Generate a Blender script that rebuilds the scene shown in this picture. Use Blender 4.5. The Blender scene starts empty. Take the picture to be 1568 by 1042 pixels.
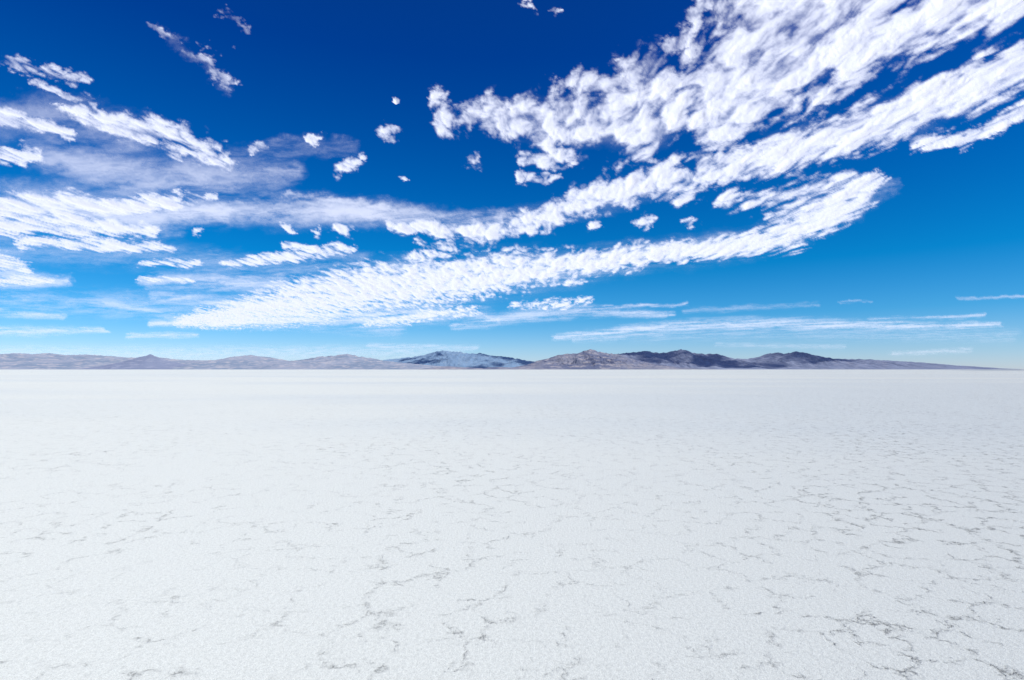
import bpy, math, numpy as np
from mathutils import Vector
sc=bpy.context.scene
sc.view_settings.view_transform='Standard'; sc.view_settings.look='None'; sc.view_settings.exposure=0
F=871.0; CX=784.0; HZ=566.0      # image pixels: focal length, centre column, horizon row; skyline and cloud points likewise
CAMZ=1.7
# ------------------------------------------------------------ camera
cd=bpy.data.cameras.new("camera"); cam=bpy.data.objects.new("camera",cd); sc.collection.objects.link(cam)
cd.lens=20; cd.sensor_width=36; cd.clip_start=0.05; cd.clip_end=2e6; cd.shift_y=(HZ-521)/1568
cam.location=(0,0,CAMZ); cam.rotation_euler=(math.radians(90),0,0); sc.camera=cam
# ------------------------------------------------------------ light
EL=math.radians(50); ROT=math.radians(122)
s=Vector((math.sin(ROT)*math.cos(EL),math.cos(ROT)*math.cos(EL),math.sin(EL)))
ld=bpy.data.lights.new("sun",'SUN'); ld.energy=4.3; ld.angle=math.radians(0.5); ld.color=(1,0.97,0.91)
lo=bpy.data.objects.new("sun",ld); sc.collection.objects.link(lo)
lo.rotation_euler=s.to_track_quat('Z','Y').to_euler(); lo.location=(0,0,50)

class NT:
    def __init__(s,tree): s.t=tree; tree.nodes.clear()
    def n(s,typ,ins=None,**kw):
        nd=s.t.nodes.new(typ)
        for k,v in kw.items(): setattr(nd,k,v)
        if ins:
            for k,v in ins.items():
                sock=nd.inputs[k]
                if isinstance(v,bpy.types.NodeSocket): s.t.links.new(v,sock)
                else: sock.default_value=v
        return nd
    def m(s,op,a,b=0.0,c=None,clamp=False):
        ins={0:a,1:b}
        if c is not None: ins[2]=c
        return s.n('ShaderNodeMath',ins,operation=op,use_clamp=clamp).outputs[0]
    def mr(s,v,a,b,c=0.0,d=1.0,interp='SMOOTHSTEP'):
        return s.n('ShaderNodeMapRange',{'Value':v,'From Min':a,'From Max':b,'To Min':c,'To Max':d},interpolation_type=interp).outputs[0]
    def noise(s,vec,scale,detail=4,rough=0.5,dist=0.0):
        return s.n('ShaderNodeTexNoise',{'Vector':vec,'Scale':scale,'Detail':detail,'Roughness':rough,'Distortion':dist}).outputs['Fac']
    def mix(s,f,a,b,blend='MIX'):
        nd=s.n('ShaderNodeMix',data_type='RGBA',blend_type=blend)
        for k,v in ((0,f),(6,a),(7,b)):
            if isinstance(v,bpy.types.NodeSocket): s.t.links.new(v,nd.inputs[k])
            else: nd.inputs[k].default_value=v
        return nd.outputs[2]
    def mapping(s,vec,scale=(1,1,1),rot=(0,0,0),loc=(0,0,0)):
        return s.n('ShaderNodeMapping',{'Vector':vec,'Scale':scale,'Rotation':rot,'Location':loc}).outputs[0]
    def ramp(s,v,stops):
        nd=s.n('ShaderNodeValToRGB',{'Fac':v}); e=nd.color_ramp.elements
        e[0].position,e[0].color=stops[0][0],(*stops[0][1],1)
        e[1].position,e[1].color=stops[-1][0],(*stops[-1][1],1)
        for p,c in stops[1:-1]:
            x=e.new(p); x.color=(*c,1)
        return nd.outputs[0]

# ------------------------------------------------------------ world
w=bpy.data.worlds.new("World"); sc.world=w; w.use_nodes=True
T=NT(w.node_tree)
sky=T.n('ShaderNodeTexSky',sky_type='NISHITA')
sky.sun_disc=False; sky.sun_elevation=EL; sky.sun_rotation=ROT; sky.altitude=1300; sky.air_density=1.0; sky.dust_density=0.3; sky.ozone_density=3.0
tc=T.n('ShaderNodeTexCoord').outputs['Generated']
sx=T.n('ShaderNodeSeparateXYZ',{0:tc})
tint=T.ramp(sx.outputs[2],[(0.0,(0.66,0.78,1.12)),(0.035,(0.50,0.74,1.05)),(0.09,(0.17,0.64,0.98)),(0.17,(0.01,0.55,0.92)),(0.30,(0.0,0.42,0.90)),(0.48,(0.0,0.26,0.84)),(1.0,(0.05,0.28,0.75))])
col=T.mix(1.0,sky.outputs[0],tint,'MULTIPLY')
bg=T.n('ShaderNodeBackground',{'Color':col,'Strength':0.12})
T.n('ShaderNodeOutputWorld',{'Surface':bg.outputs[0]})

# ------------------------------------------------------------ numpy noise
def h2(ix,iy,seed):
    n=(ix.astype(np.int64)*374761393+iy.astype(np.int64)*668265263+seed*1442695041)&0xffffffff
    n=((n^(n>>13))*1274126177)&0xffffffff
    return ((n^(n>>16))&0xffff)/65535.0
def vn(x,y,seed=0):      # gradient noise, about 0..1
    ix=np.floor(x); iy=np.floor(y); fx=x-ix; fy=y-iy
    ux=fx*fx*fx*(fx*(fx*6-15)+10); uy=fy*fy*fy*(fy*(fy*6-15)+10)
    def g(a,b):
        t=h2(ix+a,iy+b,seed)*2*math.pi
        return np.cos(t)*(fx-a)+np.sin(t)*(fy-b)
    r=(g(0,0)*(1-ux)+g(1,0)*ux)*(1-uy)+(g(0,1)*(1-ux)+g(1,1)*ux)*uy
    return 0.5+r*0.75
def fbm(x,y,o=5,seed=0,g=0.5):
    r=0;a=1;t=0
    for i in range(o):
        r=r+a*vn(x,y,seed+i*17); t+=a; a*=g; x,y=x*1.72+y*1.05+11.3,y*1.72-x*1.05+5.7
    return r/t
def ridged(x,y,o=5,seed=0,g=0.5):
    r=0;a=1;t=0
    for i in range(o):
        r=r+a*(1-np.abs(2*vn(x,y,seed+i*17)-1)); t+=a; a*=g; x=x*2.03+11.3; y=y*2.03+5.7
    return r/t
def grid_mesh(name,X,Y,Z,mat,keep=None,attrs=()):
    nr,nc=X.shape
    co=np.stack([X.ravel(),Y.ravel(),Z.ravel()],1).astype(np.float32)
    i=np.arange(nr*nc).reshape(nr,nc)
    f=np.stack([i[:-1,:-1].ravel(),i[:-1,1:].ravel(),i[1:,1:].ravel(),i[1:,:-1].ravel()],1)
    arrs=[a.ravel() for _,a in attrs]
    if keep is not None:
        k=keep.ravel(); f=f[k[f].any(1)]
        used=np.unique(f); remap=np.full(nr*nc,-1); remap[used]=np.arange(len(used))
        f=remap[f]; co=co[used]; arrs=[a[used] for a in arrs]
    me=bpy.data.meshes.new(name); me.vertices.add(len(co)); me.vertices.foreach_set('co',co.ravel())
    me.loops.add(f.size); me.loops.foreach_set('vertex_index',f.ravel().astype(np.int32))
    me.polygons.add(len(f)); me.polygons.foreach_set('loop_start',np.arange(0,f.size,4,dtype=np.int32)); me.polygons.foreach_set('loop_total',np.full(len(f),4,dtype=np.int32))
    me.update(calc_edges=True)
    me.polygons.foreach_set('use_smooth',np.ones(len(me.polygons),dtype=bool))
    for (nm,_),a in zip(attrs,arrs):
        at=me.attributes.new(nm,'FLOAT','POINT'); at.data.foreach_set('value',a.astype(np.float32))
    me.materials.append(mat)
    ob=bpy.data.objects.new(name,me); sc.collection.objects.link(ob); return ob
def newmat(name):
    m=bpy.data.materials.new(name); m.use_nodes=True; return m,NT(m.node_tree)

# ------------------------------------------------------------ salt flat
gm,T=newmat("salt_crust")
P=T.n('ShaderNodeTexCoord').outputs['Object']
sep=T.n('ShaderNodeSeparateXYZ',{0:P})
wn=T.n('ShaderNodeTexNoise',{'Vector':P,'Scale':2.6,'Detail':5,'Roughness':0.68},noise_dimensions='2D')
wv=T.n('ShaderNodeVectorMath',{0:wn.outputs['Color'],1:(0.5,0.5,0.5)},operation='SUBTRACT').outputs[0]
wv=T.n('ShaderNodeVectorMath',{0:wv,'Scale':0.55},operation='SCALE').outputs[0]
PW=T.n('ShaderNodeVectorMath',{0:P,1:wv},operation='ADD').outputs[0]
v1=T.n('ShaderNodeTexVoronoi',{'Vector':PW,'Scale':2.5},feature='DISTANCE_TO_EDGE',voronoi_dimensions='2D').outputs['Distance']
def n2(scale,detail,rough): return T.n('ShaderNodeTexNoise',{'Vector':P,'Scale':scale,'Detail':detail,'Roughness':rough},noise_dimensions='2D').outputs['Fac']
n_br=n2(2.5,4,0.62); n_big=n2(0.28,3,0.5); n_f=n2(13,4,0.75)
grain=n2(130,2,0.7); grain2=n2(34,3,0.7)
side=T.mr(T.m('DIVIDE',sep.outputs[0],T.m('ADD',T.m('ABSOLUTE',sep.outputs[1]),1.0)),-0.4,0.75,0.0,1.0)
strength=T.m('ADD',T.m('MULTIPLY',side,0.36),T.m('ADD',T.m('MULTIPLY',n_big,1.7),-0.26))
brk=T.mr(T.m('ADD',n_br,T.m('MULTIPLY',side,0.05)),0.40,0.62)
soft=T.m('MULTIPLY',T.m('SUBTRACT',1.0,T.mr(v1,0.0,T.m('MULTIPLY_ADD',n_f,0.26,-0.02))),brk)
core=T.m('MULTIPLY',T.m('SUBTRACT',1.0,T.mr(v1,0.0,0.016)),T.m('MULTIPLY',brk,T.mr(n_f,0.42,0.60)))
crack=T.m('MULTIPLY',T.m('ADD',T.m('MULTIPLY',soft,T.mr(n_f,0.38,0.66,0.10,0.50)),T.m('MULTIPLY',core,0.5)),strength,clamp=True)
crack=T.m('MULTIPLY',crack,T.mr(grain,0.3,0.65,0.45,1.1),clamp=True)
big=T.n('ShaderNodeTexNoise',{'Vector':T.mapping(P,scale=(0.012,0.05,1)),'Scale':1.0,'Detail':3},noise_dimensions='2D').outputs['Fac']
base=T.mix(T.mr(big,0.35,0.65),(0.645,0.68,0.64,1),(0.705,0.725,0.655,1))
g=T.m('MULTIPLY',T.mr(grain,0.3,0.7,0.84,1.09),T.mr(grain2,0.25,0.7,0.92,1.05))
gc=T.n('ShaderNodeCombineXYZ',{0:g,1:g,2:g}).outputs[0]
base=T.mix(1.0,base,gc,'MULTIPLY')
colr=T.mix(crack,base,(0.16,0.165,0.16,1))
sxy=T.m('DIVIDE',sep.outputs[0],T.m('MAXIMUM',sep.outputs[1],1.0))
far_right=T.m('MULTIPLY',T.mr(sxy,0.74,0.84),T.mr(sep.outputs[1],400,900))  # greyer tone for ground far out on the right
colr=T.mix(T.m('MULTIPLY',far_right,0.5),colr,(0.28,0.33,0.36,1))
hgt=T.m('SUBTRACT',T.m('MULTIPLY_ADD',grain,0.0018,T.m('MULTIPLY',grain2,0.006)),T.m('MULTIPLY',crack,0.014))
bump=T.n('ShaderNodeBump',{'Height':hgt,'Strength':0.8,'Distance':1.0}).outputs[0]
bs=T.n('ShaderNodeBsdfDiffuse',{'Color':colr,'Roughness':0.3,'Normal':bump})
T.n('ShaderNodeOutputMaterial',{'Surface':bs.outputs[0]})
rad=np.concatenate([[0.01],np.geomspace(1,400000,60)]); th=np.linspace(0,2*math.pi,97)
R,TH=np.meshgrid(rad,th,indexing='ij')
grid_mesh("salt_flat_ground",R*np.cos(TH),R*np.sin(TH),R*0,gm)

# ------------------------------------------------------------ mountains
def rock(name,dark,mid,light,scale=1.0):
    m,T=newmat(name); P=T.n('ShaderNodeTexCoord').outputs['Object']
    Pk=T.mapping(P,scale=(0.001*scale,0.0006*scale,0.004*scale))
    a=T.noise(Pk,1.6,6,0.62,0.4); b=T.noise(Pk,7,4,0.65)
    c=T.mix(T.mr(a,0.4,0.58),(*dark,1),(*mid,1)); c=T.mix(T.mr(b,0.48,0.66),c,(*light,1))
    b_=T.n('ShaderNodeBsdfDiffuse',{'Color':c,'Roughness':0.6})
    T.n('ShaderNodeOutputMaterial',{'Surface':b_.outputs[0]}); return m
def mrange(name,D,prof,mat,seed,depth=2600,freq=1.0,gully=0.5):
    px=np.array([p[0] for p in prof],float); py=np.array([HZ-p[1] for p in prof],float)
    n=1100; nt=110; u=np.linspace(px[0],px[-1],n); t=np.linspace(-1,1,nt)
    x=(u-CX)/F*D; h=np.interp(u,px,py)/F*D
    k=np.hanning(7);k/=k.sum(); h=np.convolve(np.pad(h,3,'edge'),k,'valid')
    X,Tt=np.meshgrid(x,t); H=np.tile(h,(nt,1))
    km=X/1000*freq; yk=Tt*depth/1000*freq
    wob=(fbm(km*0.8,yk*0.8,4,seed+5)-0.5)
    prof_t=np.clip(1-np.abs(Tt)**0.95,0,1)
    r=ridged(km*1.7+wob*1.6,yk*0.5+wob,6,seed,0.6)
    off=4*prof_t*(1-prof_t)
    Z=H*(prof_t+off*gully*(r-0.72)) + H*0.2*prof_t*(ridged(km*6,yk*3,4,seed+3)-0.75)
    Z=np.maximum(Z,0)*np.clip((1-np.abs(Tt))*12,0,1)
    Z[0]=-2;Z[-1]=-2
    Y=D+Tt*depth+(fbm(km*0.7,yk*0,3,seed+9)-0.5)*900
    grid_mesh(name,X,Y,Z,mat)
mA=rock("desert_rock_painted_haze",(0.20,0.25,0.33),(0.28,0.31,0.38),(0.40,0.39,0.42))  # aerial haze is painted into these rock colours as blue-grey
mB=rock("far_rock_painted_haze",(0.17,0.26,0.38),(0.185,0.28,0.40),(0.22,0.30,0.40),0.7)  # the blue is distance haze put into the colour
mC=rock("desert_rock_haze_tint",(0.14,0.16,0.24),(0.23,0.24,0.30),(0.39,0.36,0.37))
mD=rock("dark_rock_haze_tint",(0.19,0.22,0.31),(0.22,0.25,0.34),(0.28,0.30,0.38))
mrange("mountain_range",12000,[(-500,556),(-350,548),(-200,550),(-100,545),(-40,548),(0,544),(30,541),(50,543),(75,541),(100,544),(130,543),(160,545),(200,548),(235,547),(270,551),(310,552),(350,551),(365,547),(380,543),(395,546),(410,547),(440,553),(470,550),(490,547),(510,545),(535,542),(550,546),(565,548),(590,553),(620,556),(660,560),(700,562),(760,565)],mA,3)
mrange("mountain_range",10500,[(150,566),(185,560),(205,553),(220,548),(234,543),(245,547),(262,552),(285,558),(320,562),(360,564),(400,566)],mD,21,depth=1200)
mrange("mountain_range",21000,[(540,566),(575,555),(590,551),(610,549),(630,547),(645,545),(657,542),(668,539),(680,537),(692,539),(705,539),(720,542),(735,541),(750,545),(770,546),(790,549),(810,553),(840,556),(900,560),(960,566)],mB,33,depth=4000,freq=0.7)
mrange("mountain_range",9500,[(760,566),(790,562),(810,558),(822,553),(840,549),(855,544),(870,542),(885,541),(895,537),(905,535),(915,538),(930,541),(945,543),(960,548),(980,552),(1000,557),(1020,561),(1050,566)],mC,45,depth=1900,gully=0.7)
mrange("mountain_range",12500,[(880,566),(910,552),(940,543),(965,540),(990,538),(1005,540),(1020,540),(1032,538),(1042,535),(1052,538),(1062,541),(1080,542),(1095,542),(1110,546),(1125,549),(1145,550),(1165,547),(1178,542),(1188,540),(1197,543),(1207,540),(1217,538),(1228,541),(1240,545),(1265,549),(1290,550),(1320,550),(1350,552),(1380,553),(1410,555),(1425,558),(1435,562),(1440,568)],mD,57,depth=2200)
mrange("foothill",8500,[(640,566),(665,563),(690,561),(710,563),(740,564),(760,562),(785,563),(830,562),(880,563),(960,563),(1000,566)],mC,71,depth=600)

# ------------------------------------------------------------ cloud layer (6 km altitude)
Hc=6000.0
us=np.arange(-330,1900,1.6); vs=np.concatenate([np.arange(-100,380,1.6),np.arange(380,553,1.1)])
U,V=np.meshgrid(us,vs)
Yc=Hc*F/(HZ-V); Xc=(U-CX)/F*Yc
Uw=U+(fbm(U/50,V/32,7,5,0.66)-0.5)*64; Vw=V+(fbm(U/45,V/28,7,91,0.66)-0.5)*np.clip((560-V)/350,0.04,1)*48
def accumulate(lst,gauss=False):
    M=np.zeros_like(U)
    for x1,y1,x2,y2,r1,r2,st in lst:
        R=max(r1,r2)*(2.6 if gauss else 2.2)+44
        c0,c1=np.searchsorted(us,[min(x1,x2)-R,max(x1,x2)+R]); q0,q1=np.searchsorted(vs,[min(y1,y2)-R,max(y1,y2)+R])
        if c0>=c1 or q0>=q1: continue
        u=Uw[q0:q1,c0:c1]; v=Vw[q0:q1,c0:c1]
        dx,dy=x2-x1,y2-y1; L=dx*dx+dy*dy+1e-6
        t=np.clip(((u-x1)*dx+(v-y1)*dy)/L,0,1); d=np.hypot(u-(x1+t*dx),v-(y1+t*dy)); r=r1+(r2-r1)*t
        if gauss: q=np.exp(-(d/r)**2)
        else:
            q=np.clip((2.0*r-d)/(1.8*r),0,1); q=q*q*(3-2*q)
        M[q0:q1,c0:c1]=np.maximum(M[q0:q1,c0:c1],st*q)
    return M
def chain(pts,st=1.0):
    return [(a[0],a[1],b[0],b[1],a[2],b[2],st) for a,b in zip(pts[:-1],pts[1:])]
puff=[]
puff+=chain([(672,150,12),(685,190,18)],.88)+chain([(705,175,20),(760,180,30),(830,190,36),(900,180,44),(980,190,50),(1020,160,46)],.90)
puff+=chain([(870,130,18),(930,118,26),(1000,110,32)],.76)
puff+=chain([(800,245,10),(870,240,14)],.82)+chain([(800,270,8),(845,271,8)],.85)
puff+=chain([(1085,190,30),(1110,110,44),(1150,50,54),(1200,0,60),(1240,-80,60)],1.0)
puff+=chain([(1115,195,36),(1180,145,46),(1230,90,50)],1.0)
puff+=chain([(1290,90,30),(1350,62,42),(1450,20,42),(1568,-28,48),(1750,-90,60)],1.1)
puff+=chain([(1240,20,50),(1330,5,50),(1440,-40,60)],1.0)
puff+=chain([(1120,258,20),(1200,234,28),(1290,206,30),(1380,178,31),(1470,142,32),(1568,98,30),(1800,0,50)],1.14)
puff+=chain([(1250,150,14),(1330,120,16)],.7)
puff+=chain([(1390,212,12),(1470,215,12),(1568,168,12),(1700,110,20)],1.0)
puff+=chain([(1070,258,22),(1130,252,22),(1200,238,22)],.92)
puff+=chain([(1025,75,14),(1055,50,14),(1075,10,14),(1070,-30,12)],.75)
puff+=chain([(1040,130,20),(1080,90,26)],.82)
puff+=chain([(1080,265,16),(1010,276,25),(960,287,24),(900,303,20),(850,328,18),(800,345,15),(740,358,15),(680,352,10),(600,347,9)],1.1)
puff+=chain([(1010,302,14),(1090,290,13)],.78)
puff+=chain([(1110,308,14),(1160,305,16),(1220,302,22),(1290,284,22)],.78)
puff+=chain([(1345,272,10),(1310,298,22),(1265,328,25),(1215,355,22),(1150,373,16),(1080,383,14),(1000,389,15),(930,399,17),(860,406,20),(780,416,26),(700,428,31),(620,437,33),(540,446,33),(450,463,29),(360,482,18),(270,493,8)],1.16)
puff+=chain([(1180,335,12),(1250,310,16)],.72)
puff+=chain([(560,495,6),(640,487,8),(720,475,8)],.85)+chain([(640,388,8),(675,392,8)],.9)+chain([(640,372,6),(700,380,8)],.7)
puff+=chain([(790,467,5),(850,466,9),(905,458,5)],.86)+chain([(820,438,4),(900,431,4)],.75)
for x,y,r in [(597,201,14),(395,224,10),(485,218,9),(530,253,14),(552,238,7),(725,246,12),(612,155,5),(618,277,5),(985,340,10),(905,346,10),(1058,340,9),(440,348,8),(525,352,12),(480,357,7),(305,350,8),(95,168,8),(805,6,8),(855,12,9),(950,95,8)]:
    puff.append((x-r*.3,y,x+r*.3,y,r*.85,r*.85,.93))
puff+=chain([(-300,270,20),(-80,325,22),(0,318,18),(80,312,18),(160,316,16),(270,308,9)],1.08)
puff+=chain([(-200,340,12),(0,345,14),(100,345,16),(230,354,9)],1.08)+chain([(30,372,9),(120,370,11),(260,382,6)],.98)
puff+=chain([(-100,180,12),(0,180,15),(60,190,13),(110,205,9)],.94)+chain([(-60,240,16),(0,235,15),(55,240,10)],.98)
puff+=chain([(-40,75,10),(0,92,9),(60,108,10),(135,124,8)],.84)+chain([(50,128,7),(130,150,8),(160,170,7)],.76)
puff+=chain([(110,170,9),(170,190,16),(250,205,20),(310,230,19),(350,250,11)],.93)
puff+=chain([(285,75,7),(315,95,12),(350,128,11)],.9)+chain([(235,42,6),(280,75,6)],.56)+chain([(320,62,5),(350,70,5)],.58)+chain([(340,15,7),(380,48,6)],.52)
puff+=chain([(215,404,4),(310,402,6)],.88)+chain([(350,405,5),(420,395,10),(490,388,9),(535,382,7)],.94)+chain([(430,378,5),(520,378,5)],.85)
puff+=chain([(215,427,4),(290,431,5)],.82)+chain([(-80,405,18),(0,400,15),(40,412,9)],.95)+chain([(0,430,6),(90,428,5)],.9)
puff+=chain([(150,372,7),(240,376,7)],.85)+chain([(270,300,7),(320,303,7)],.8)
wisp=[]
wisp+=chain([(60,235,26),(200,270,38),(330,280,34),(450,262,18)],.66)+chain([(280,255,14),(400,235,20),(540,222,14)],.42)
wisp+=chain([(260,325,20),(400,320,24),(520,322,22),(620,332,17),(760,335,11)],.86)+chain([(440,300,7),(540,310,10),(610,325,10)],.85)
wisp+=chain([(-100,415,24),(20,425,22),(100,432,9)],.8)+chain([(230,432,12),(330,430,18),(430,435,18)],.75)
wisp+=chain([(240,455,9),(340,462,12),(420,470,12)],.75)+chain([(-60,470,7),(30,480,7),(100,486,5)],.75)
wisp+=chain([(-100,505,8),(60,508,8),(160,505,5)],.7)+chain([(200,515,5),(300,514,5)],.7)+chain([(160,465,7),(280,485,8)],.65)
wisp+=chain([(230,496,6),(380,492,12),(560,485,15),(700,480,14),(770,490,9)],.85)+chain([(700,500,7),(800,485,11),(900,475,10),(1020,482,5)],.7)
wisp+=chain([(930,471,3),(1045,466,3)],.7)+chain([(850,517,5),(980,504,8),(1100,497,10),(1250,497,10),(1400,500,7),(1530,497,4)],.78)
wisp+=chain([(1340,489,3),(1510,484,3.5)],.6)+chain([(1470,456,2.5),(1700,453,3)],.5)+chain([(1285,463,2),(1335,461,2)],.4)
wisp+=chain([(560,530,5),(720,533,5)],.5)+chain([(1100,528,5),(1300,532,5)],.35)+chain([(1370,542,4),(1480,536,5)],.45)
wisp+=chain([(890,520,5),(1010,512,5)],.5)+chain([(1330,300,14),(1370,280,8)],.3)+chain([(1250,330,20),(1350,285,18)],.5)
wisp+=chain([(480,425,16),(660,400,10)],.4)+chain([(1050,477,6),(1250,465,5)],.36)
wisp+=chain([(-100,320,34),(100,320,38),(250,335,28)],.8)+chain([(-50,190,34),(100,180,34),(200,210,34)],.5)+chain([(-100,540,14),(300,542,14),(700,538,12)],.42)
wisp+=chain([(-50,375,30),(200,390,26),(420,410,20),(560,400,16)],.38)
wisp+=chain([(0,460,22),(300,470,24),(600,500,20)],.46)+chain([(900,515,14),(1200,510,14),(1550,515,14)],.30)
wisp+=chain([(1100,150,50),(1200,70,60),(1450,10,50)],.36)+chain([(1200,230,28),(1400,172,30),(1568,100,30)],.4)+chain([(760,185,30),(1000,190,46)],.28)+chain([(700,355,20),(850,328,24),(1000,280,28)],.28)+chain([(550,445,40),(700,430,42),(950,398,24),(1150,373,24),(1300,310,32)],.46)
wisp+=chain([(265,60,10),(350,130,14)],.4)
mp=accumulate(puff); mw=accumulate(wisp,True)
sm=lambda v,a,b: (lambda q:q*q*(3-2*q))(np.clip((v-a)/(b-a),0,1))
xn=Xc/1000; yn=2*np.sqrt(Yc/1000)/0.632
wx=(fbm(xn*0.9,yn*0.9,4,311)-0.5)*0.8; wy=(fbm(xn*0.9+7,yn*0.9,4,331)-0.5)*0.8
bil=0;a=1;t=0;x=xn*1.7+wx;y=yn*1.7+wy
for i in range(6):
    bil=bil+a*np.abs(2*vn(x,y,400+i*13)-1); t+=a; a*=0.55; x,y=x*1.75+y*0.9+3.1,y*1.75-x*0.9+1.7
bil=bil/t
fb=fbm(xn*1.4+wx,yn*1.4+wy,9,500,0.60)
n=(bil-0.22)*2.5+(fb-0.5)*4.2
d=n*0.95+mp*1.85-1.05
a1=sm(d,-0.3,1.15)*sm(mp,0.02,0.4)*0.985
st=fbm(xn*0.16+yn*0.05+wx*0.5,yn*1.1+xn*0.10+wy*0.5,9,700,0.70)
a2=np.clip(mw*sm(st+0.16*mw,0.36,0.78),0,1)*0.92
a2=a2*sm(mw,0.03,0.3)
al=1-(1-a1)*(1-a2)
thick=sm(d,0.7,2.2)*a1
soft=fbm(xn*1.4+wx,yn*1.4+wy,3,500,0.5)
Z=Hc-35*thick-80*(soft-0.5)*a1
cm,T=newmat("cloud_vapour")
alA=T.n('ShaderNodeAttribute',attribute_name='cover').outputs['Fac']; thA=T.n('ShaderNodeAttribute',attribute_name='thick').outputs['Fac']
ccol=T.mix(thA,(0.92,0.935,0.955,1),(0.87,0.88,0.91,1))
tr=T.n('ShaderNodeBsdfTranslucent',{'Color':ccol}); df=T.n('ShaderNodeBsdfDiffuse',{'Color':ccol})
body=T.n('ShaderNodeMixShader',{0:0.10,1:tr.outputs[0],2:df.outputs[0]})
tp=T.n('ShaderNodeBsdfTransparent')
fin=T.n('ShaderNodeMixShader',{0:alA,1:tp.outputs[0],2:body.outputs[0]})
T.n('ShaderNodeOutputMaterial',{'Surface':fin.outputs[0]})
grid_mesh("clouds",Xc,Yc,Z,cm,keep=al>0.004,attrs=(('cover',al),('thick',thick)))
